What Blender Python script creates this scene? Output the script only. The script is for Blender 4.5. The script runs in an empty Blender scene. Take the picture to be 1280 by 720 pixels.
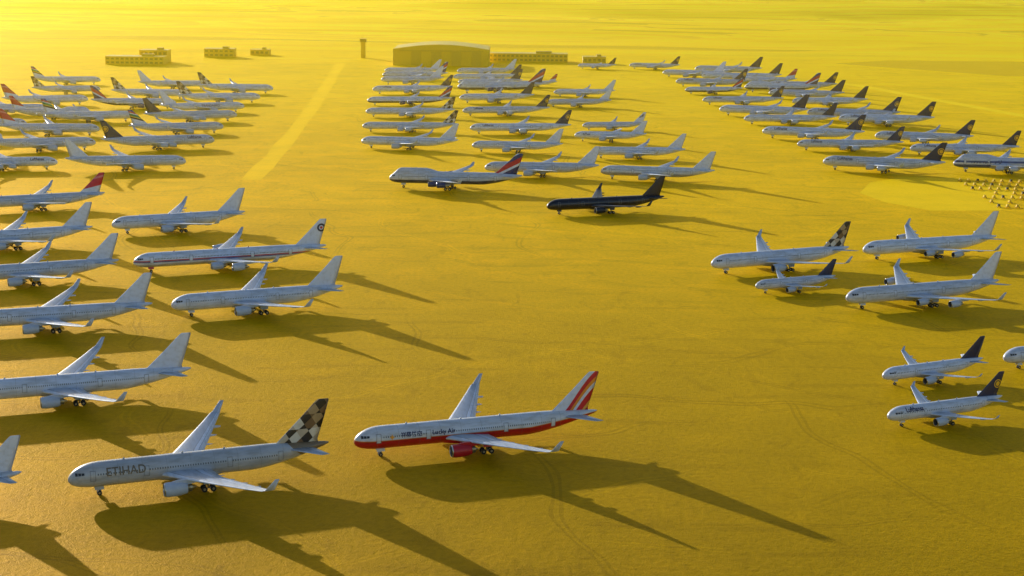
import bpy, bmesh, math, random
from mathutils import Vector, Matrix, noise
random.seed(7)
sc=bpy.context.scene
col=sc.collection
# ------------------------------------------------------------ node helpers
class NB:
    def __init__(s,name):
        s.mat=bpy.data.materials.new(name);s.mat.use_nodes=True
        s.nt=s.mat.node_tree;s.nt.nodes.clear()
        s.out=s.nt.nodes.new('ShaderNodeOutputMaterial')
        s.bsdf=s.nt.nodes.new('ShaderNodeBsdfPrincipled')
        s.nt.links.new(s.bsdf.outputs[0],s.out.inputs[0])
    def n(s,t): return s.nt.nodes.new(t)
    def put(s,sock,v):
        if hasattr(v,'is_output') or isinstance(v,bpy.types.NodeSocket): s.nt.links.new(v,sock)
        else:
            if sock.type=='RGBA' and len(v)==3: v=(*v,1)
            sock.default_value=v
    def m(s,op,a,b=None,c=None,clamp=False):
        n=s.n('ShaderNodeMath');n.operation=op;n.use_clamp=clamp
        s.put(n.inputs[0],a)
        if b is not None:s.put(n.inputs[1],b)
        if c is not None:s.put(n.inputs[2],c)
        return n.outputs[0]
    def mix(s,f,a,b,mode='MIX'):
        n=s.n('ShaderNodeMix');n.data_type='RGBA';n.blend_type=mode
        s.put(n.inputs[0],f);s.put(n.inputs[6],a);s.put(n.inputs[7],b)
        return n.outputs[2]
    def band(s,x,lo,hi):
        return s.m('MULTIPLY',s.m('GREATER_THAN',x,lo),s.m('LESS_THAN',x,hi))
    def smooth(s,x,lo,hi,a=0.,b=1.):
        n=s.n('ShaderNodeMapRange');n.interpolation_type='SMOOTHSTEP'
        s.put(n.inputs[0],x);n.inputs[1].default_value=lo;n.inputs[2].default_value=hi
        n.inputs[3].default_value=a;n.inputs[4].default_value=b
        return n.outputs[0]
    def obj(s):
        tc=s.n('ShaderNodeTexCoord');sp=s.n('ShaderNodeSeparateXYZ')
        s.nt.links.new(tc.outputs['Object'],sp.inputs[0]);return tc.outputs['Object'],sp.outputs
    def uv(s):
        u=s.n('ShaderNodeUVMap');u.uv_map='UVMap';sp=s.n('ShaderNodeSeparateXYZ')
        s.nt.links.new(u.outputs[0],sp.inputs[0]);return u.outputs[0],sp.outputs
    def noise(s,vec,scale,detail=3,rough=.5,dist=0.):
        n=s.n('ShaderNodeTexNoise');n.inputs['Scale'].default_value=scale
        n.inputs['Detail'].default_value=detail;n.inputs['Roughness'].default_value=rough
        n.inputs['Distortion'].default_value=dist
        if vec is not None:s.put(n.inputs['Vector'],vec)
        return n.outputs['Fac']
    def mapping(s,vec,scale=(1,1,1),rot=(0,0,0),loc=(0,0,0)):
        n=s.n('ShaderNodeMapping');s.put(n.inputs[0],vec)
        n.inputs['Scale'].default_value=scale;n.inputs['Rotation'].default_value=rot;n.inputs['Location'].default_value=loc
        return n.outputs[0]
    def ramp(s,f,stops,interp='LINEAR'):
        n=s.n('ShaderNodeValToRGB');s.put(n.inputs[0],f);cr=n.color_ramp;cr.interpolation=interp
        while len(cr.elements)<len(stops):cr.elements.new(.5)
        for e,(p,c) in zip(cr.elements,stops):e.position=p;e.color=(*c,1)
        return n.outputs[0]
    def bump(s,h,strength,dist):
        n=s.n('ShaderNodeBump');n.inputs['Strength'].default_value=strength;n.inputs['Distance'].default_value=dist
        s.put(n.inputs['Height'],h);s.nt.links.new(n.outputs[0],s.bsdf.inputs['Normal'])
    def fin(s,color,rough=.5,metal=0.,spec=.5,coat=0.):
        s.put(s.bsdf.inputs['Base Color'],color);s.put(s.bsdf.inputs['Roughness'],rough)
        s.put(s.bsdf.inputs['Metallic'],metal);s.put(s.bsdf.inputs['Specular IOR Level'],spec)
        s.put(s.bsdf.inputs['Coat Weight'],coat)
        return s.mat
def simple(name,c,rough=.5,metal=0.):
    b=NB(name);v,_=b.obj();nz=b.noise(v,1.3,4)
    cc=b.mix(b.smooth(nz,.3,.75,0,.35),c,tuple(x*.7 for x in c));return b.fin(cc,rough,metal)

WHITE=(.68,.75,.93)
def body_mat(name,base=WHITE,kind='plain',win=(.04,.05,.08)):
    b=NB(name);ov,o=b.obj();uv,u=b.uv();U,V=u[0],u[1];X=o[0]
    c=base
    if kind=='lucky':
        th=b.m('ADD',-.12,b.m('MULTIPLY',b.m('MAXIMUM',b.m('SUBTRACT',U,.70),0.),2.3))
        c=b.mix(b.m('LESS_THAN',V,b.m('ADD',th,.07)),c,(.75,.25,.06))
        c=b.mix(b.m('LESS_THAN',V,th),c,(.62,.008,.02))
    if kind=='eastern':
        c=b.mix(b.band(V,-.10,.04),c,(.5,.04,.05));c=b.mix(b.band(V,-.24,-.12),c,(.06,.08,.3))
        c=b.mix(b.m('LESS_THAN',V,-.5),c,(.45,.47,.5))
    if kind=='ba':
        th=b.m('ADD',-.35,b.m('MULTIPLY',b.m('MAXIMUM',b.m('SUBTRACT',U,.66),0.),1.5))
        c=b.mix(b.m('LESS_THAN',V,th),c,(.03,.05,.16))
    if kind=='trans':
        c=b.mix(b.m('LESS_THAN',V,-.3),c,(.05,.1,.35));c=b.mix(b.band(V,.05,.42),c,(.04,.1,.38))
    if kind=='grey':
        c=b.mix(b.m('LESS_THAN',V,-.3),c,(.36,.38,.43))
    if kind=='etihad':
        c=b.mix(b.m('GREATER_THAN',b.m('ADD',U,b.m('MULTIPLY',V,.05)),.88),c,(.28,.2,.12))
    w=b.m('MULTIPLY',b.band(V,.17,.31),b.m('MULTIPLY',b.band(U,.1,.79),b.m('LESS_THAN',b.m('FRACT',b.m('DIVIDE',X,.56)),.5)))
    c=b.mix(b.m('MULTIPLY',w,.85),c,win)
    for u0 in (.088,.285,.60,.80):
        dx=b.m('ABSOLUTE',b.m('SUBTRACT',U,u0));dv=b.m('ABSOLUTE',b.m('SUBTRACT',V,.12))
        o1=b.m('MULTIPLY',b.m('LESS_THAN',dx,.0105),b.m('LESS_THAN',dv,.42))
        i1=b.m('MULTIPLY',b.m('LESS_THAN',dx,.0075),b.m('LESS_THAN',dv,.36))
        c=b.mix(b.m('MULTIPLY',b.m('SUBTRACT',o1,i1),.6),c,(.16,.17,.2))
        c=b.mix(b.m('MULTIPLY',i1,1.),c,base)
    pj=b.m('LESS_THAN',b.m('FRACT',b.m('DIVIDE',X,5.3)),.015)
    c=b.mix(b.m('MULTIPLY',pj,.45),c,(.2,.2,.22))
    ck=b.m('MULTIPLY',b.band(X,1.5,3.5),b.m('MULTIPLY',b.m('GREATER_THAN',V,b.m('MULTIPLY_ADD',X,.05,.06)),b.m('LESS_THAN',V,b.m('MULTIPLY_ADD',X,.02,.33))))
    dv=b.m('GREATER_THAN',b.m('FRACT',b.m('DIVIDE',X,.68)),.12)
    c=b.mix(b.m('MULTIPLY',ck,dv),c,(.02,.025,.035))
    # per-aircraft dirt: shift the pattern with the object's random number
    oi=b.n('ShaderNodeObjectInfo');sh=b.n('ShaderNodeVectorMath');sh.operation='ADD'
    b.put(sh.inputs[0],ov);cb=b.n('ShaderNodeCombineXYZ');b.put(cb.inputs[0],b.m('MULTIPLY',oi.outputs['Random'],97.));b.put(sh.inputs[1],cb.outputs[0])
    nz=b.noise(b.mapping(sh.outputs[0],(.22,.8,.8)),1.2,6,.62)
    c=b.mix(b.smooth(nz,.38,.68,0,.7),c,b.mix(1.,c,(.66,.64,.60),'MULTIPLY'))
    st=b.noise(b.mapping(sh.outputs[0],(.06,1.6,1.6)),1.,4,.6)
    c=b.mix(b.m('MULTIPLY',b.smooth(st,.5,.7),b.smooth(V,.1,-.8,0,.7)),c,b.mix(1.,c,(.5,.47,.42),'MULTIPLY'))
    dirt=b.m('MULTIPLY_ADD',oi.outputs['Random'],.22,.80)
    vv=b.n('ShaderNodeVectorMath');vv.operation='SCALE';b.put(vv.inputs[0],c);b.put(vv.inputs['Scale'],dirt);c=vv.outputs[0]
    return b.fin(c,.36,0,.5,.2)

def fin_mat(name,kind):
    b=NB(name);uv,u=b.uv();U,V=u[0],u[1];c=WHITE
    if kind=='navy':
        c=(.012,.02,.075)
        d=b.m('SQRT',b.m('ADD',b.m('POWER',b.m('MULTIPLY',b.m('SUBTRACT',U,.76),1.5),2.),b.m('POWER',b.m('SUBTRACT',V,.5),2.)))
        c=b.mix(b.band(d,.14,.18),c,(.85,.5,.03))
        c=b.mix(b.m('LESS_THAN',d,.10),c,(.85,.5,.03))
    if kind=='navyplain': c=(.015,.022,.07)
    if kind=='etihad':
        s1=b.m('FLOOR',b.m('ADD',b.m('MULTIPLY',U,5.5),b.m('MULTIPLY',V,2.2)));s2=b.m('FLOOR',b.m('SUBTRACT',b.m('MULTIPLY',V,4.),b.m('MULTIPLY',U,5.)))
        s3=b.m('FLOOR',b.m('MULTIPLY',V,3.))
        h=b.m('FRACT',b.m('ABSOLUTE',b.m('ADD',b.m('ADD',b.m('MULTIPLY',s1,.377),b.m('MULTIPLY',s2,.713)),b.m('MULTIPLY',s3,.291))))
        c=b.ramp(h,[(0,(.03,.025,.022)),(.17,(.55,.47,.36)),(.36,(.20,.12,.06)),(.52,(.72,.68,.6)),(.72,(.42,.30,.16)),(.88,(.10,.06,.035))],'CONSTANT')
    if kind=='lucky':
        w=b.m('SUBTRACT',b.m('MULTIPLY',U,1.5),b.m('ADD',V,b.m('MULTIPLY',b.m('SINE',b.m('MULTIPLY',U,6.)),.10)))
        c=b.ramp(b.m('ADD',b.m('MULTIPLY',w,.5),.3),[(0,WHITE),(.5,(.62,.02,.04)),(.58,(.8,.3,.04)),(.64,WHITE),(.70,(.62,.02,.04)),(.82,(.85,.5,.1)),(.87,(.6,.02,.03))],'CONSTANT')
    if kind=='ba':
        w=b.m('SUBTRACT',b.m('MULTIPLY',V,1.),b.m('MULTIPLY',U,.8))
        c=b.ramp(b.m('ADD',b.m('MULTIPLY',w,.5),.5),[(0,(.02,.03,.14)),(.38,WHITE),(.44,(.55,.02,.04)),(.56,(.02,.04,.2)),(.66,WHITE),(.7,(.5,.02,.04))],'CONSTANT')
    if kind=='ring':
        d=b.m('SQRT',b.m('ADD',b.m('POWER',b.m('MULTIPLY',b.m('SUBTRACT',U,.80),1.4),2.),b.m('POWER',b.m('SUBTRACT',V,.66),2.)))
        c=b.mix(b.band(d,.09,.16),c,(.03,.03,.07));c=b.mix(b.m('LESS_THAN',d,.05),c,(.5,.03,.04))
    if kind=='red':
        c=b.ramp(b.m('ADD',V,b.m('MULTIPLY',U,-.3)),[(0,WHITE),(.12,(.55,.02,.05)),(.5,(.65,.2,.25)),(.6,(.5,.02,.05))],'CONSTANT')
    if kind=='multi':
        c=b.ramp(b.m('ADD',V,b.m('MULTIPLY',U,-.4)),[(0,WHITE),(.1,(.02,.02,.03)),(.2,(.7,.5,.05)),(.26,(.03,.25,.1)),(.4,WHITE),(.46,(.5,.03,.03)),(.55,(.02,.04,.3))],'CONSTANT')
    hl=b.m('ABSOLUTE',b.m('SUBTRACT',U,b.m('ADD',.78,b.m('MULTIPLY',V,.15))))
    c=b.mix(b.m('MULTIPLY',b.m('LESS_THAN',hl,.006),.6),c,(.15,.15,.17))
    ov,_=b.obj();c=b.mix(b.smooth(b.noise(ov,.7,5),.42,.75,0,.45),c,b.mix(1.,c,(.65,.63,.6),'MULTIPLY'))
    return b.fin(c,.4,0,.45,.1)

def wing_mat(name,base):
    b=NB(name);ov,o=b.obj();uv,u=b.uv();U,V=u[0],u[1]
    c=b.mix(b.band(U,.13,.66),base,tuple(x*.74 for x in base))
    for p in (.13,.66,.82):
        c=b.mix(b.m('MULTIPLY',b.m('LESS_THAN',b.m('ABSOLUTE',b.m('SUBTRACT',U,p)),.009),.75),c,(.14,.14,.16))
    rb=b.m('MULTIPLY',b.m('LESS_THAN',b.m('FRACT',b.m('MULTIPLY',V,9.)),.03),b.m('GREATER_THAN',U,.66))
    c=b.mix(b.m('MULTIPLY',rb,.5),c,(.15,.15,.17))
    c=b.mix(b.smooth(b.noise(b.mapping(ov,(.8,.15,.3)),1.,5,.6),.38,.7,0,.55),c,b.mix(1.,c,(.6,.58,.55),'MULTIPLY'))
    return b.fin(c,.42,0,.5,.05)

MATS={}
MATS['wing']=wing_mat('wing_paint',(.62,.70,.86));MATS['wingdark']=wing_mat('wing_paint_dark',(.05,.055,.07))
MATS['nac']=simple('nacelle_paint',(.50,.57,.72),.35);MATS['nacred']=simple('nacelle_red',(.5,.012,.025),.35)
MATS['nacdark']=simple('nacelle_dark',(.02,.022,.035),.35);MATS['nacnavy']=simple('nacelle_navy',(.03,.05,.18),.35)
MATS['metal']=simple('bare_metal',(.55,.56,.58),.28,.9);MATS['dark']=simple('rubber_dark',(.018,.018,.02),.8)
MATS['belly']=simple('belly_fairing_grey',(.36,.40,.46),.5)
MATS['bellyred']=simple('belly_fairing_red',(.55,.012,.025),.4)
BODY={k:body_mat('fuselage_'+k,b,k2) for k,b,k2 in [
 ('white',WHITE,'plain'),('grey',(.66,.71,.82),'grey'),('silver',(.52,.56,.65),'etihad'),('lucky',(.76,.82,.96),'lucky'),
 ('eastern',WHITE,'eastern'),('ba',WHITE,'ba'),('trans',WHITE,'trans'),('black',(.008,.010,.025),'plain')]}
FIN={k:fin_mat('tailfin_'+k,k) for k in ('white','navy','navyplain','etihad','lucky','ba','ring','red','multi')}
FIN['black']=simple('tailfin_black',(.008,.010,.03),.35)
# ------------------------------------------------------------ airliner mesh
TYPES={
 'a':dict(L=58.8,R=2.82,zc=4.9,H=17.3,span=60.3,xw=19.3,eng=[9.4],er=1.55,el=6.2,wl=2.5),
 't':dict(L=63.7,R=2.82,zc=4.9,H=17.1,span=60.3,xw=21.8,eng=[9.4],er=1.55,el=6.2,wl=2.5),
 'q':dict(L=63.7,R=2.82,zc=4.9,H=17.1,span=60.3,xw=21.8,eng=[9.4,19.2],er=1.15,el=4.9,wl=2.5),
 '6':dict(L=75.4,R=2.82,zc=4.9,H=17.3,span=63.4,xw=27.3,eng=[9.4,19.4],er=1.4,el=5.6,wl=2.3),
 '7':dict(L=70.6,R=3.25,zc=5.8,H=19.4,span=64.4,xw=20.5,eng=[11.7,20.8],er=1.4,el=5.8,wl=1.8,hump=1),
 'n':dict(L=37.6,R=1.98,zc=3.7,H=11.9,span=34.1,xw=12.0,eng=[5.75],er=1.08,el=4.4,wl=.9),
 'w':dict(L=48.5,R=2.4,zc=4.5,H=14.6,span=47.6,xw=16.4,eng=[8.0],er=1.3,el=5.0,wl=0),
}
AF=[(0,0),(.015,.022),(.06,.042),(.16,.058),(.33,.062),(.55,.048),(.78,.024),(1,.002)]
AFR=[(u,t) for u,t in AF]+[(u,-t*.8) for u,t in AF[-2:0:-1]]
def build(p):
    bm=bmesh.new();uvl=bm.loops.layers.uv.new('UVMap')
    L,R,zc,H,span=p['L'],p['R'],p['zc'],p['H'],p['span'];k=R/2.82
    def loft(rings,mat,uvs=None,cap0=True,cap1=True,smooth=True,closed=True):
        vs=[[bm.verts.new(q) for q in r] for r in rings];n=len(rings[0])
        for i in range(len(vs)-1):
            for j in range(n if closed else n-1):
                a=(j+1)%n
                try:f=bm.faces.new((vs[i][j],vs[i][a],vs[i+1][a],vs[i+1][j]))
                except ValueError:continue
                f.material_index=mat;f.smooth=smooth
                for lp,(ii,jj) in zip(f.loops,((i,j),(i,a),(i+1,a),(i+1,j))):
                    if uvs:lp[uvl].uv=uvs[ii][jj]
        for c,r in ((cap0,0),(cap1,-1)):
            if c:
                f=bm.faces.new(vs[r]);f.material_index=mat;f.smooth=False
                for lp,jj in zip(f.loops,range(n)):
                    if uvs:lp[uvl].uv=uvs[r][jj]
    nl=6.8*k;tl=L*.31
    xs=[.02,.12,.3,.6,1.,1.5,2.1,2.8,3.6,4.5,5.5]
    xs=[x*k for x in xs]+[nl]
    x=nl
    while x<L-tl-3: x+=3.;xs.append(x)
    xs+= [L-tl+tl*t for t in (0,.06,.12,.2,.28,.36,.44,.52,.6,.68,.76,.84,.9,.95,.985,1.)]
    N=32;rings=[];uvs=[]
    for x in xs:
        r=R;off=0
        if x<nl:
            t=1-x/nl;r=R*math.sqrt(max(0,1-t**2.1));off=-.27*R*t*t
        elif x>L-tl:
            t=(x-(L-tl))/tl;r=R*(1-.90*t**1.55);off=.63*R*t**1.35
            if t>.98:r*=.75
            if t>=1:r*=.5
        hump=0
        if p.get('hump'):
            a=min(1,max(0,(x-1.5)/4.5));b2=min(1,max(0,(27-x)/7.));a=a*a*(3-2*a);b2=b2*b2*(3-2*b2);hump=.55*a*b2
        ring=[];uu=[]
        for j in range(N):
            an=2*math.pi*j/N
            y=r*math.cos(an);z=r*math.sin(an)
            if hump and z>0: 
                z=z*(1+hump);y=y*(1-.10*hump*max(0,z/R))
            ring.append((x,y,zc+off+z));uu.append((x/L,(off+z)/R))
        rings.append(ring);uvs.append(uu)
    loft(rings,0,uvs)
    def surface(secs,mat,v0=0):
        for sg in ((1,-1) if mat!=1 else (1,)):
            rings=[];uvs=[]
            for (x,y,z),c,n,tc,v in secs:
                rings.append([(x+u*c,(y+n[1]*t*c*tc)*sg,z+n[2]*t*c*tc) for u,t in AFR])
                uvs.append([(u,v) if mat!=1 else ((x+u*c-(L-14*k))/(15*k),(z-(zc+R*.8))/(H-(zc+R*.8))) for u,t in AFR])
            loft(rings,mat,uvs)
    hs=span/2;rc=span*.183;kc=span*.118;tc=span*.042;xw=p['xw'];sw=math.tan(math.radians(31.5 if R>2.2 else 27))
    zw=zc-R*.42
    dih=math.tan(math.radians(6.3))
    def wle(y): return (xw+(y-R*.5)*sw, y, zw+(y-R*.5)*dih)
    up=(0,0,1)
    yk=hs*.34;yt=hs-(.5 if p['wl'] else 0)
    secs=[(wle(R*.3),rc+1.2*k,up,1.15,0),(wle(R),rc,up,1.1,.05),(wle(yk),kc,up,.95,.34)]
    for f in (.5,.68,.85):
        y=hs*f;w=(y-yk)/(yt-yk);q=wle(y);secs.append(((q[0],q[1],q[2]+.35*w*w),kc+(tc-kc)*w,up,.85,f))
    q=wle(yt);q=(q[0],q[1],q[2]+.4);secs.append((q,tc,up,.8,.97))
    if p['wl']:
        h=p['wl'];secs.append(((q[0]+.7,q[1]+.45,q[2]+.25),tc*.8,(0,-.6,.8),.8,.98))
        secs.append(((q[0]+.9+h*.75,q[1]+.45+h*.28,q[2]+.25+h),tc*.38,(0,-1,.2),.8,1.))
    surface(secs,2)
    sh=span*.161;zs=zc+R*.42;xs0=L-10.2*k
    surface([((xs0,R*.15,zs),6.3*k,up,.9,0),((xs0+(sh-.4)*.64,sh,zs+sh*.10),2.1*k,up,.8,1)],2)
    zf=zc+R*.70;xt=L-2.9*k
    ct=3.1*k
    surface([((L-14.4*k,0,zf),12.0*k,(0,1,0),.55,0),((L-12.2*k,0,zf+.9*k),9.6*k,(0,1,0),.75,.1),
             ((L-11.9*k+.56*(xt-L+11.9*k),0,zf+.58*(H-zf)),5.9*k,(0,1,0),.8,.5),((xt,0,H-.35),ct,(0,1,0),.8,.95),((xt+.5*k,0,H),ct*.8,(0,1,0),.5,1)],1)
    rings=[];bl=rc*1.75;x0=xw-2.2*k
    for i in range(13):
        t=i/12;s=math.sin(math.pi*t)**.5 if 0<t<1 else .02
        ring=[]
        for j in range(16):
            an=2*math.pi*j/16
            ring.append((x0+t*bl,R*1.04*s*math.cos(an)*1.02,zc-R*.60+R*.62*s*math.sin(an)))
        rings.append(ring)
    loft(rings,6)
    def lathe(cx,cy,cz,prof,mat,n=20,tilt=0,cap0=False,cap1=False):
        loft([[(cx+x,cy+r*math.cos(2*math.pi*j/n),cz+x*tilt+r*math.sin(2*math.pi*j/n)) for j in range(n)] for x,r in prof],mat,None,cap0,cap1)
    def cyl(a,b,r,mat,n=8):
        a=Vector(a);b=Vector(b);d=(b-a).normalized();o=d.orthogonal().normalized();w=d.cross(o)
        loft([[tuple(q+(o*math.cos(2*math.pi*j/n)+w*math.sin(2*math.pi*j/n))*r) for j in range(n)] for q in (a,b)],mat)
    for ei,ey in enumerate(p['eng']):
        for sg in (1,-1):
            er,el=p['er'],p['el'];le=wle(ey);w=min(1,max(0,(ey-yk)/(yt-yk)))
            ex=le[0]-el*.78;ez=le[2]-er*1.22
            lathe(ex,ey*sg,ez,[(.0,er*.86),(-.05,er*.92),(.25,er*.99)],5)
            lathe(ex,ey*sg,ez,[(.25,er*.99),(.9,er*1.05),(el*.35,er*1.06),(el*.6,er*.97),(el*.82,er*.78)],3)
            lathe(ex,ey*sg,ez,[(0,er*.86),(.35,er*.82),(.9,er*.84)],5)
            lathe(ex+.9,ey*sg,ez,[(0,er*.84),(.01,er*.2),(-.35,.04)],4,cap1=True)
            lathe(ex+el*.80,ey*sg,ez,[(0,er*.80),(.01,er*.6),(el*.18,er*.52),(el*.20,er*.3),(el*.34,er*.05)],5,cap1=True)
            x1=ex+el*.22;x2=le[0]+rc*.35
            rings=[]
            for (xx,zb,zt,hw) in ((x1,ez+er*.9,ez+er*1.06,.08),(x1+el*.3,ez+er*.8,ez+er*1.28,.3),(le[0]+.2,ez+er*.55,le[2]+.12,.34),(x2,le[2]-.6,le[2]-.1,.12)):
                rings.append([(xx,ey*sg-hw,zb),(xx,ey*sg+hw,zb),(xx,ey*sg+hw,zt),(xx,ey*sg-hw,zt)])
            loft(rings,3,smooth=False)
    for f in (.27,.44,.6,.76):
        for sg in (1,-1):
            y=hs*f;w=max(0,(y-yk)/(yt-yk));c=(kc+(tc-kc)*w) if y>yk else rc+(kc-rc)*(y-R)/(yk-R);q=wle(y)
            lathe(q[0]+c*.55,y*sg,q[2]-.25,[(0,.03),(.5*k,.22*k),(1.8*k,.34*k),(3.2*k,.22*k),(c*.45+1.4*k,.03)],2,8)
    def wheel(x,y,r,wd):
        cyl((x,y-wd/2,r),(x,y+wd/2,r),r,4,14);cyl((x,y-wd/2-.02,r),(x,y+wd/2+.02,r),r*.45,5,8)
    gx=6.6*k
    cyl((gx,0,.5),(gx-.2,0,zc-R*.7),.14*k,5);cyl((gx,0,1.1),(gx-1.3*k,0,zc-R*.8),.07*k,5)
    for sy in (-.38,.38):wheel(gx,sy*k,.55*k,.35*k)
    for sg in (-1,1):
        rings=[[(gx-1*k,sg*.5*k,zc-R*.97),(gx+1*k,sg*.5*k,zc-R*.97),(gx+1*k,sg*.62*k,zc-R*.97-.8*k),(gx-1*k,sg*.62*k,zc-R*.97-.8*k)],
               [(gx-1*k,sg*.54*k,zc-R*.97),(gx+1*k,sg*.54*k,zc-R*.97),(gx+1*k,sg*.66*k,zc-R*.97-.8*k),(gx-1*k,sg*.66*k,zc-R*.97-.8*k)]]
        loft(rings,0,smooth=False)
    mx=xw+rc*.95;my=5.3*k if R>2.2 else 3.8
    for sg in (-1,1):
        cyl((mx,my*sg,.6),(mx-.2,my*.95*sg,zw+.3),.22*k,5,10);cyl((mx,my*sg,1.4*k),(mx,my*.55*sg,zw-.3),.11*k,5)
        for dx in ((-.99,.99) if R>2.2 else (0,)):
            for dy in (-.7,.7):wheel(mx+dx*k,my*sg+dy*k,.66*k if R>2.2 else .56,.45*k)
        if R>2.2:cyl((mx-1.1*k,my*sg,.66*k),(mx+1.1*k,my*sg,.66*k),.14*k,5)
        rings=[[(mx-1.5*k,(my+1.0*k)*sg,zw-.1),(mx+1.5*k,(my+1.0*k)*sg,zw-.1),(mx+1.2*k,(my+1.2*k)*sg,zw-1.7*k),(mx-1.2*k,(my+1.2*k)*sg,zw-1.7*k)]]
        rings.append([(a,b+.07*sg,c) for a,b,c in rings[0]]);loft(rings,6,smooth=False)
    if len(p['eng'])>1:
        for dy in (-.4,.4):
            for dx in ((-.8,.8) if p['L']>70 else (0,)):wheel(mx+2.5+dx,dy*1.1,.62,.4)
        cyl((mx+2.5,0,.6),(mx+2.5,0,zc-R),.2,5)
    for ax in (.2,.42,.58):
        x=L*ax
        zt=zc+R+ (R*.5 if (p.get('hump') and ax<.3) else 0)
        loft([[(x,-.04,zt-.1),(x+.6,-.04,zt-.1),(x+.6,.04,zt-.1),(x,.04,zt-.1)],[(x+.35,-.02,zt+.4),(x+.6,-.02,zt+.4),(x+.6,.02,zt+.4),(x+.35,.02,zt+.4)]],0,smooth=False)
    bmesh.ops.recalc_face_normals(bm,faces=bm.faces)
    me=bpy.data.meshes.new('airliner_mesh');bm.to_mesh(me);bm.free()
    for m in ('wing',)*7: me.materials.append(MATS[m])
    return me
MESH={k:build(p) for k,p in TYPES.items()}

def text_bm(bm,s,p,x,z,size,side,mat,fin=False,bold=0.0):
    cu=bpy.data.curves.new('txt','FONT');cu.body=s;cu.size=size;cu.offset=bold;cu.align_x='LEFT';cu.resolution_u=3
    ob=bpy.data.objects.new('txt',cu);col.objects.link(ob)
    dg=bpy.context.evaluated_depsgraph_get();me=bpy.data.meshes.new_from_object(ob.evaluated_get(dg))
    bpy.data.objects.remove(ob);bpy.data.curves.remove(cu)
    t=bmesh.new();t.from_mesh(me);bpy.data.meshes.remove(me)
    if not fin:
        for i in range(1,10):
            g=t.verts[:]+t.edges[:]+t.faces[:]
            bmesh.ops.bisect_plane(t,geom=g,plane_co=(0,size*i*.1,0),plane_no=(0,1,0))
    w=max([v.co.x for v in t.verts] or [0])
    R=p['R'];zc=p['zc']
    for v in t.verts:
        if fin:
            a=math.radians(35);X,Y=v.co.x,v.co.y
            v.co=(x+X*math.cos(a)-Y*math.sin(a),side*(.48),z+X*math.sin(a)+Y*math.cos(a));continue
        lx=x+(v.co.x if side<0 else w-v.co.x);lz=z+v.co.y
        yy=math.sqrt(max(.01,(R+.015)**2-(lz-zc)**2))
        v.co=(lx,side*yy,lz)
    off=len(bm.verts);bm.verts.ensure_lookup_table();nv=[bm.verts.new(v.co) for v in t.verts]
    for f in t.faces:
        try:nf=bm.faces.new([nv[v.index] for v in f.verts]);nf.material_index=mat
        except ValueError:pass
    t.free()
INK={'gold':simple('lettering_gold',(.16,.13,.09),.5),'black':simple('lettering_black',(.03,.03,.04),.5),
     'navy':simple('lettering_navy',(.01,.015,.09),.5),'red':simple('lettering_red',(.55,.02,.04),.5),'white':simple('lettering_white',(.8,.8,.8),.5),
     'yellow':simple('lettering_orange',(.8,.35,.03),.5)}
LIV={
 'white':('white','white','nac','wing','belly'),'grey':('grey','white','nac','wing','belly'),
 'etihad':('silver','etihad','nac','wing','belly'),'lucky':('lucky','lucky','nacred','wing','bellyred'),
 'eastern':('eastern','ring','nac','wing','belly'),'ba':('ba','ba','nacnavy','wing','belly'),'luft':('white','navy','nac','wing','belly'),
 'navy':('white','navyplain','nac','wing','belly'),'black':('black','black','nacdark','wingdark','nacdark'),
 'trans':('trans','navyplain','nac','wing','belly'),'red':('white','red','nac','wing','belly'),'multi':('white','multi','nac','wing','belly'),
 'wet':('white','etihad','nac','wing','belly')}
TEXT={'etihad':[('ETIHAD',.135,.05,2.5,'gold',.03)],'lucky':[('祥鹏航空',.175,.12,1.35,'navy',.03),('Lucky Air',.30,.12,1.5,'navy',.04),('✦',.13,.0,1.5,'yellow',.05)],
 'luft':[('Lufthansa',.12,.36,2.1,'navy',.05)],'trans':[('ТРАНСАЭРО',.13,-.02,2.6,'navy',.05)]}
def place(x,y,rot,s,t,liv,extra=None):
    p=TYPES[t];me=MESH[t]
    side=-1 if abs(rot)<90 else 1
    tx=list(TEXT.get(liv,[]))+(extra or [])
    key=(t,liv,side,str(extra))
    if tx:
        if key not in MESH:
            bm=bmesh.new();bm.from_mesh(me);inks=[]
            for (st,fu,fv,sz,ink,bd) in tx:
                if ink not in inks:inks.append(ink)
                k=p['R']/2.82
                text_bm(bm,st,p,p['L']*fu,p['zc']+p['R']*fv,sz*k,side,7+inks.index(ink),fin=(fu>.85),bold=bd)
            m2=bpy.data.meshes.new('airliner_mesh');bm.to_mesh(m2);bm.free()
            for i in range(7):m2.materials.append(MATS['wing'])
            for i in inks:m2.materials.append(INK[i])
            MESH[key]=m2
        me=MESH[key]
    ob=bpy.data.objects.new('passenger_airplane',me);col.objects.link(ob)
    ob.location=(x,y,0.0);ob.rotation_euler=(0,0,math.radians(rot));ob.scale=(s,s,s)
    L=LIV[liv]
    for i,m in enumerate((BODY[L[0]],FIN[L[1]],MATS[L[3]],MATS[L[2]],MATS['dark'],MATS['metal'],MATS[L[4]])):
        ob.material_slots[i].link='OBJECT';ob.material_slots[i].material=m
    return ob
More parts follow.
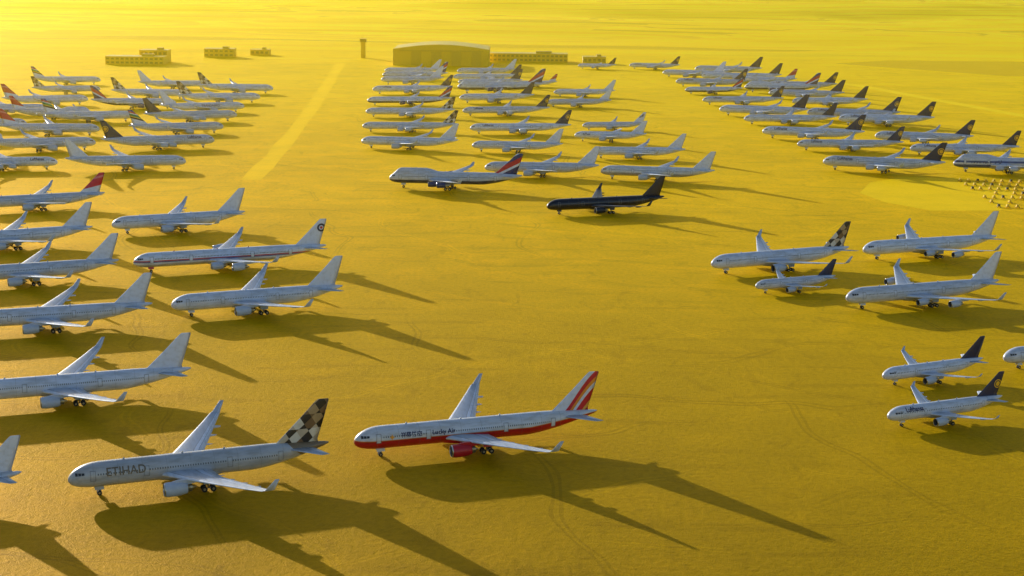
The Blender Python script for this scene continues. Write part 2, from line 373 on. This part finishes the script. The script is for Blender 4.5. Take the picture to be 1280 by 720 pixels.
# x, y of the nose (metres), heading, scale, type, livery
PL='''-99 327 21.4 1.02 a etihad
-158 307 24 .83 t white
-148 393 20 .98 t white
-178 473 19.3 .99 t white
-205 541 23.4 .98 t white
-233 606 27 1.0 t white
-250 704 25 .94 t red
-173 653 25 1.0 a white
-144 572 21.7 1.0 6 eastern
-114 501 22.6 1.01 a white
-38 357 19.2 1.0 t lucky
-65 799 -4 .99 7 ba
-16 849 -2 1.0 t white
48 841 -8 .98 t grey
16 718 20 .96 t black
-96 964 -6 .97 t white
-26 952 -3 .89 t white
47 928 1 .90 t white
40 1013 -4 .98 w white
48 1079 10 .72 t white
-30 1047 8 .93 6 luft
-104 1053 3 .87 6 wet
-39 1164 12 .9 6 luft
-111 1150 4 .89 6 wet
-118 1237 8 .91 6 ba
-45 1266 12 .99 t navy
26 1242 8 .84 t white
-123 1338 12 .94 6 luft
-50 1356 9 1.11 7 ba
-124 1435 4 1.2 w white
-59 1488 12 .89 6 navy
-131 1558 4 .9 t white
2 1431 12 .8 w red
68 1667 0 .85 w navy
77 583 24.2 1.01 t wet
89 549 23.1 .92 n navy
143 616 20.1 1.02 q white
117 525 20.6 1.01 q white
107 427 25.2 .98 n navy
99 387 23.6 1.0 n luft
148 447 21.7 .88 t white
255 887 -3 .97 7 trans
180 890 -14 1.08 q luft
249 963 1 .92 6 luft
181 979 2 .91 6 luft
169 1045 -14 1.07 q luft
242 1029 -14 1.0 q luft
169 1131 4 .92 6 navy
239 1133 -5 1.09 q luft
159 1194 -14 1.07 q navy
224 1178 -14 1.09 q luft
156 1278 5 .91 6 luft
229 1271 5 1.0 q navy
152 1376 8 .84 t ba
222 1348 -12 1.02 q navy
152 1457 -8 1.05 t luft
209 1403 -4 .96 7 ba
185 1531 -2 1.05 6 navy
150 1570 -12 1.0 t white
189 1625 -12 1.1 q navy
124 1678 -10 .86 q luft
216 1502 -10 .90 t red
-254 851 190 .92 q luft
-184 858 190 1.03 t white
-187 957 200 1.08 q luft
-256 938 197 1.04 t white
-196 1036 200 .98 t multi
-273 1011 184 1.02 t red
-200 1110 200 1.04 q navy
-271 1099 196 1.0 t multi
-304 1108 180 .84 7 red
-206 1175 200 1.0 t white
-206 1250 195 1.04 t wet
-208 1331 180 1.02 t wet
-270 1274 180 .99 t wet
-262 1193 184 1.02 t ba
-352 1312 196 .88 t wet
-336 1215 200 1.02 t red
-330 1040 192 1.0 t white
-345 1140 190 1.0 q navy
-322 965 192 1.0 t white
-272 1370 190 .95 t white
-375 1400 190 .95 t multi
-52 1424 10 .95 t luft
-128 1497 5 1.0 t ba
34 1335 6 .85 t white
-58 1560 8 .95 t white
236 1440 -10 1.0 t luft'''
for i,l in enumerate(PL.split('\n')):
    x,y,r,s,t,lv=l.split()
    ex=None
    if (x,y)==('48','1079'): ex=[('Virgin',.90,2.2,2.6,'black',.06)]
    if (x,y)==('40','1013'): ex=[('UTair',.12,.0,2.4,'navy',.06)]
    if (x,y)==('-206','1175'): ex=[('TRANSAERO',.3,-.05,2.4,'navy',.05)]
    place(float(x),float(y),float(r),float(s),t,lv,ex)

# ------------------------------------------------------------ ground
def gh(x,y):
    d=max(0.,y-1900)+max(0,abs(x)-1100)*.6
    a=min(1,d/1800)
    return a*(30*noise.noise(Vector((x/900,y/520,.3)))+10*noise.noise(Vector((x/260,y/180,3.1)))) - a*4
def axis(lo,hi,c0,c1,fine,g):
    v=[c0];s=fine
    while v[-1]<c1:v.append(v[-1]+fine)
    s=fine
    while v[-1]<hi:s*=g;v.append(v[-1]+s)
    w=[c0];s=fine
    while w[-1]>lo:s*=g;w.append(w[-1]-s)
    return w[:0:-1]+v
xs=axis(-18000,18000,-1800,1800,60,1.12);ys=axis(-3000,25000,0,5500,45,1.12)
bm=bmesh.new();G=[[bm.verts.new((x,y,gh(x,y))) for x in xs] for y in ys]
for i in range(len(ys)-1):
    for j in range(len(xs)-1):
        f=bm.faces.new((G[i][j],G[i][j+1],G[i+1][j+1],G[i+1][j]));f.smooth=True
me=bpy.data.meshes.new('ground');bm.to_mesh(me);bm.free()
gr=bpy.data.objects.new('ground',me);col.objects.link(gr)
def earthy(b,c,rough=.6,metal=.4):
    b.fin(c,rough,metal,.08);b.put(b.bsdf.inputs['Specular Tint'],(1,.66,.005))
    b.put(b.bsdf.inputs['Sheen Weight'],.35);b.put(b.bsdf.inputs['Sheen Roughness'],.4);b.put(b.bsdf.inputs['Sheen Tint'],(1,.66,.002));return b.mat
b=NB('desert_ground');ov,o=b.obj();X,Y=o[0],o[1]
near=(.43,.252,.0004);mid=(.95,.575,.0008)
c=b.mix(b.smooth(Y,250,820),near,mid)  # foreground dimming painted into the ground colour, lifting with distance
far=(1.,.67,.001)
c=b.mix(b.smooth(Y,800,1600),c,far)  # far haze glow painted in as a brighter ground colour
n1=b.noise(ov,.006,5,.6,.6);c=b.mix(b.smooth(n1,.4,.68,0,.5),c,b.mix(1.,c,(.72,.70,.6),'MULTIPLY'))
n2=b.noise(ov,.035,6,.65,.4);c=b.mix(b.smooth(n2,.42,.7,0,.65),c,b.mix(1.,c,(1.3,1.25,1.2),'MULTIPLY'))
n3=b.noise(b.mapping(ov,(.02,.12,1),(0,0,math.radians(6))),1.,5,.6,.3);c=b.mix(b.smooth(n3,.52,.72,0,.55),c,b.mix(1.,c,(.64,.62,.6),'MULTIPLY'))
n5=b.noise(b.mapping(ov,(.11,.05,1),(0,0,math.radians(-25))),1.,6,.7,.8);c=b.mix(b.smooth(n5,.54,.66,0,.45),c,b.mix(1.,c,(.64,.62,.6),'MULTIPLY'))
n4=b.noise(ov,.6,6,.7);c=b.mix(b.smooth(n4,.35,.75,0,.6),c,b.mix(1.,c,(.56,.54,.6),'MULTIPLY'))
def track(ang,period,seed,wid=.02):
    m=b.mapping(ov,(1,1,1),(0,0,math.radians(ang)));sp=b.n('ShaderNodeSeparateXYZ');b.nt.links.new(m,sp.inputs[0])
    w=b.m('ADD',sp.outputs[1],b.m('MULTIPLY',b.noise(b.mapping(ov,(.012,.012,1),loc=(seed,seed,0)),1.,2),60.))
    fr=b.m('FRACT',b.m('DIVIDE',w,period))
    ln=b.m('ADD',b.band(fr,.5,.5+wid),b.band(fr,.5+wid*2.2,.5+wid*3.2))
    msk=b.smooth(b.noise(b.mapping(ov,(.01,.01,1),loc=(seed*3,1,0)),1.,3),.47,.58)
    return b.m('MULTIPLY',ln,msk,clamp=True)
for ang,pe,sd in ((8,47.,3.),(-14,61.,9.),(75,83.,5.),(30,97.,13.)):
    c=b.mix(b.m('MULTIPLY',track(ang,pe,sd,.8/pe),.55),c,b.mix(1.,c,(.6,.58,.5),'MULTIPLY'))
for ang,pe,sd in ((20,71.,23.),(-35,113.,31.),(60,91.,41.)):
    c=b.mix(b.m('MULTIPLY',track(ang,pe,sd,.9/pe),.5),c,b.mix(1.,c,(1.3,1.3,1.5),'MULTIPLY'))
vo=b.n('ShaderNodeTexVoronoi');b.put(vo.inputs['Vector'],b.mapping(ov,(.0016,.0034,1),(0,0,math.radians(12))));vo.inputs['Scale'].default_value=1.
vo.distance='CHEBYCHEV'
sp=b.n('ShaderNodeSeparateColor');b.nt.links.new(vo.outputs['Color'],sp.inputs[0])
fc=b.ramp(sp.outputs[0],[(0,(1,.68,.002)),(.3,(.84,.54,.002)),(.55,(1,.74,.01)),(.75,(.52,.34,.002)),(.88,(.98,.66,.003))],'CONSTANT')
fc=b.mix(b.smooth(b.noise(b.mapping(ov,(.002,.013,1)),1.,5,.6),.4,.7,0,.7),fc,b.mix(1.,fc,(.64,.60,.5),'MULTIPLY'))
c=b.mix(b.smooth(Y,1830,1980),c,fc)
hb=b.m('ADD',b.m('MULTIPLY',n4,.6),b.m('MULTIPLY',b.noise(ov,2.5,4,.6),.3));b.bump(hb,.9,.4)
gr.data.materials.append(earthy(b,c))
def sheet(name,pts,z,color,edge=.0):
    bm=bmesh.new();f=bm.faces.new([bm.verts.new((x,y,z)) for x,y in pts])
    f.normal_update()
    if f.normal.z<0: f.normal_flip()
    me=bpy.data.meshes.new(name);bm.to_mesh(me);bm.free()
    ob=bpy.data.objects.new(name,me);col.objects.link(ob)
    b=NB(name+'_surface');ov,o=b.obj();n=b.noise(ov,.03,6,.6);n2=b.noise(ov,.5,5,.6)
    c=b.mix(b.smooth(n,.35,.7,0,.6),color,tuple(v*.75 for v in color));c=b.mix(b.smooth(n2,.4,.8,0,.3),c,tuple(v*.65 for v in color))
    me.materials.append(earthy(b,c));return ob
def strip(name,pts,w,z,color):
    l=[];r=[]
    for i,(x,y) in enumerate(pts):
        a=Vector(pts[max(0,i-1)]);c=Vector(pts[min(len(pts)-1,i+1)]);d=(c-a).normalized();n=Vector((-d.y,d.x))*(w/2+random.uniform(-.8,.8))
        l.append((x+n.x,y+n.y));r.append((x-n.x,y-n.y))
    return sheet(name,r+l[::-1],z,color)
strip('taxiway',[(-141-51*((t/18.)**1.3)+random.uniform(-.6,.6),820+880*t/18.) for t in range(19)],11,.004,(1,.645,.002))
strip('perimeter_road',[(-1200,1640),(-450,1790),(-50,1760),(150,1745),(330,1500),(420,1150),(480,800)],12,.008,(1,.72,.012))
sheet('concrete_pad',[(188,770),(205,745),(240,748),(262,790),(270,830),(250,860),(220,862),(196,838),(182,800)],.004,(1,.68,.008))
sheet('ploughed_field',[(372,1800),(520,1640),(900,1650),(1050,1790),(800,1880),(450,1870)],.012,(.38,.25,.0015))

# ------------------------------------------------------------ buildings
WALL=simple('hangar_cladding',(.88,.58,.015),.6);ROOF=simple('hangar_roof',(.98,.68,.03),.5);DK=simple('opening_dark',(.5,.33,.012),.6);TRIM=simple('trim_paint',(.74,.49,.02),.6)
def boxes(name,lst,loc,rot=0):
    bm=bmesh.new();mats=[]
    for (x,y,z,sx,sy,sz,m) in lst:
        if m not in mats:mats.append(m)
        r=bmesh.ops.create_cube(bm,size=1,matrix=Matrix.Translation((x,y,z+sz/2))@Matrix.Diagonal((sx,sy,sz,1)))
        for f in {f for v in r['verts'] for f in v.link_faces}:f.material_index=mats.index(m)
    me=bpy.data.meshes.new(name);bm.to_mesh(me);bm.free()
    for m in mats:me.materials.append(m)
    ob=bpy.data.objects.new(name,me);col.objects.link(ob);ob.location=loc;ob.rotation_euler[2]=math.radians(rot);return ob
def hangar(name,x,y,w,d,h,arch):
    bm=bmesh.new();n=18;rows=[]
    prof=[(-w/2,0)]+[(-w/2+w*i/n,h+arch*math.sin(math.pi*i/n)) for i in range(n+1)]+[(w/2,0)]
    for yy in (-d/2,d/2): rows.append([bm.verts.new((px,yy,pz)) for px,pz in prof])
    for i in range(len(prof)-1):
        f=bm.faces.new((rows[0][i],rows[0][i+1],rows[1][i+1],rows[1][i]));f.material_index=1 if 0<i<len(prof)-2 else 0
    bm.faces.new(rows[0][::-1]);bm.faces.new(rows[1])
    def bx(cx,cy,cz,sx,sy,sz,m):
        r=bmesh.ops.create_cube(bm,size=1,matrix=Matrix.Translation((cx,cy,cz+sz/2))@Matrix.Diagonal((sx,sy,sz,1)))
        for f in {f for v in r['verts'] for f in v.link_faces}:f.material_index=m
    nd=8
    for i in range(nd):
        bx(-w*.42+w*.84*(i+.5)/nd,-d/2-.25-(i%2)*.3,0,w*.84/nd-.4,.4,h*.85,3 if i%2 else 0)
    bx(0,-d/2-.5,h*.87,w*.88,1.2,1.0,3)
    for i in range(11): bx(-w/2+w*i/10*.999,-d/2-.15,0,.8,.5,h*.98,3)
    for i in range(9): bx(-w/2-.2,-d/2+d*(i+.5)/9,h*.55,.3,d/14,2.2,2)
    bmesh.ops.recalc_face_normals(bm,faces=bm.faces)
    me=bpy.data.meshes.new(name);bm.to_mesh(me);bm.free()
    for m in (WALL,ROOF,DK,TRIM):me.materials.append(m)
    ob=bpy.data.objects.new(name,me);col.objects.link(ob);ob.location=(x,y,0)
hangar('aircraft_hangar',-80,1720,104,70,18,5)
def office(name,x,y,w,d,h,fl):
    l=[(0,0,0,w,d,h,WALL),(0,0,h,w+.8,d+.8,.6,ROOF),(w*.2,0,h+.6,w*.2,d*.4,2.2,TRIM)]
    for k in range(fl):
        nw=int(w/5)
        for i in range(nw): l.append((-w/2+w*(i+.5)/nw,-d/2-.03,h*(k+.3)/fl,w/nw*.6,.2,h/fl*.45,DK))
    boxes(name,l,(x,y,0))
office('terminal_building',15,1775,90,25,9,2)
office('maintenance_building',-405,1660,62,22,8,2)
office('maintenance_building',-392,1690,30,20,13,2)
office('storage_building',-340,1790,34,18,9,2)
office('storage_building',-300,1830,22,14,6,1)
office('storage_building',90,1760,26,16,7,1)
boxes('control_tower',[(0,0,0,5,5,18,WALL),(0,0,18,8,8,.6,TRIM),(0,0,18.6,7,7,3,DK),(0,0,21.6,8.4,8.4,.6,ROOF),(0,0,22.2,.3,.3,4,TRIM)],(-176,1800,0))
DK2=simple('stand_dark_frame',(.10,.07,.01),.6)
lst=[]
for r in range(7):
    for i in range(10):
        if random.random()<.08:continue
        x=-22+i*4.6+random.uniform(-.3,.3);y=r*15+random.uniform(-.4,.4)
        lst.append((x,y,.4,1.7,2.6,.25,TRIM));lst.append((x,y,.65,1.1,1.6,.9,WALL if (i+r)%4 else DK2))
        for a in (-.7,.7):
            for c2 in (-1.1,1.1): lst.append((x+a,y+c2,0,.2,.3,.42,DK2))
boxes('engine_stands',lst,(264,756,0),-4)

# ------------------------------------------------------------ dusty air (real scattering volume)
bm=bmesh.new();bmesh.ops.create_cube(bm,size=1,matrix=Matrix.Translation((0,6450,110))@Matrix.Diagonal((14000,11500,380,1)))
me=bpy.data.meshes.new('dust_haze');bm.to_mesh(me);bm.free()
hz=bpy.data.objects.new('dust_haze',me);col.objects.link(hz)
hm=bpy.data.materials.new('dusty_air');hm.use_nodes=True;nt=hm.node_tree;nt.nodes.clear()
vs=nt.nodes.new('ShaderNodeVolumeScatter');vs.inputs['Color'].default_value=(1,.68,.03,1);vs.inputs['Density'].default_value=.00015;vs.inputs['Anisotropy'].default_value=.6
oo=nt.nodes.new('ShaderNodeOutputMaterial');nt.links.new(vs.outputs[0],oo.inputs['Volume']);me.materials.append(hm)
# ------------------------------------------------------------ light
tr=Vector((2.83,-4.27,-1.03)).normalized();el=math.asin(-tr.z)
sl=bpy.data.lights.new('sun','SUN');sl.energy=5.;sl.angle=math.radians(.5);sl.color=(1,.93,.80)
so=bpy.data.objects.new('sun',sl);col.objects.link(so);so.rotation_euler=tr.to_track_quat('-Z','Y').to_euler()
w=bpy.data.worlds.new('World');sc.world=w;w.use_nodes=True;nt=w.node_tree;bg=nt.nodes['Background']
sky=nt.nodes.new('ShaderNodeTexSky');sky.sky_type='NISHITA';sky.sun_disc=False;sky.sun_elevation=el
sky.sun_rotation=math.atan2(-tr.x,-tr.y);nt.links.new(sky.outputs[0],bg.inputs[0]);bg.inputs[1].default_value=.145
sc.view_settings.view_transform='Standard';sc.view_settings.look='None';sc.view_settings.exposure=0
# ------------------------------------------------------------ camera
cam=bpy.data.cameras.new('camera');cam.sensor_width=36;cam.lens=36*1921/1280;cam.clip_end=60000;cam.clip_start=1
co=bpy.data.objects.new('camera',cam);col.objects.link(co)
th=math.radians(12.29);ro=math.radians(.71)
co.matrix_world=Matrix.Translation((0,0,120.8))@Matrix.Rotation(math.pi/2-th,4,'X')@Matrix.Rotation(ro,4,'Z')
sc.camera=co
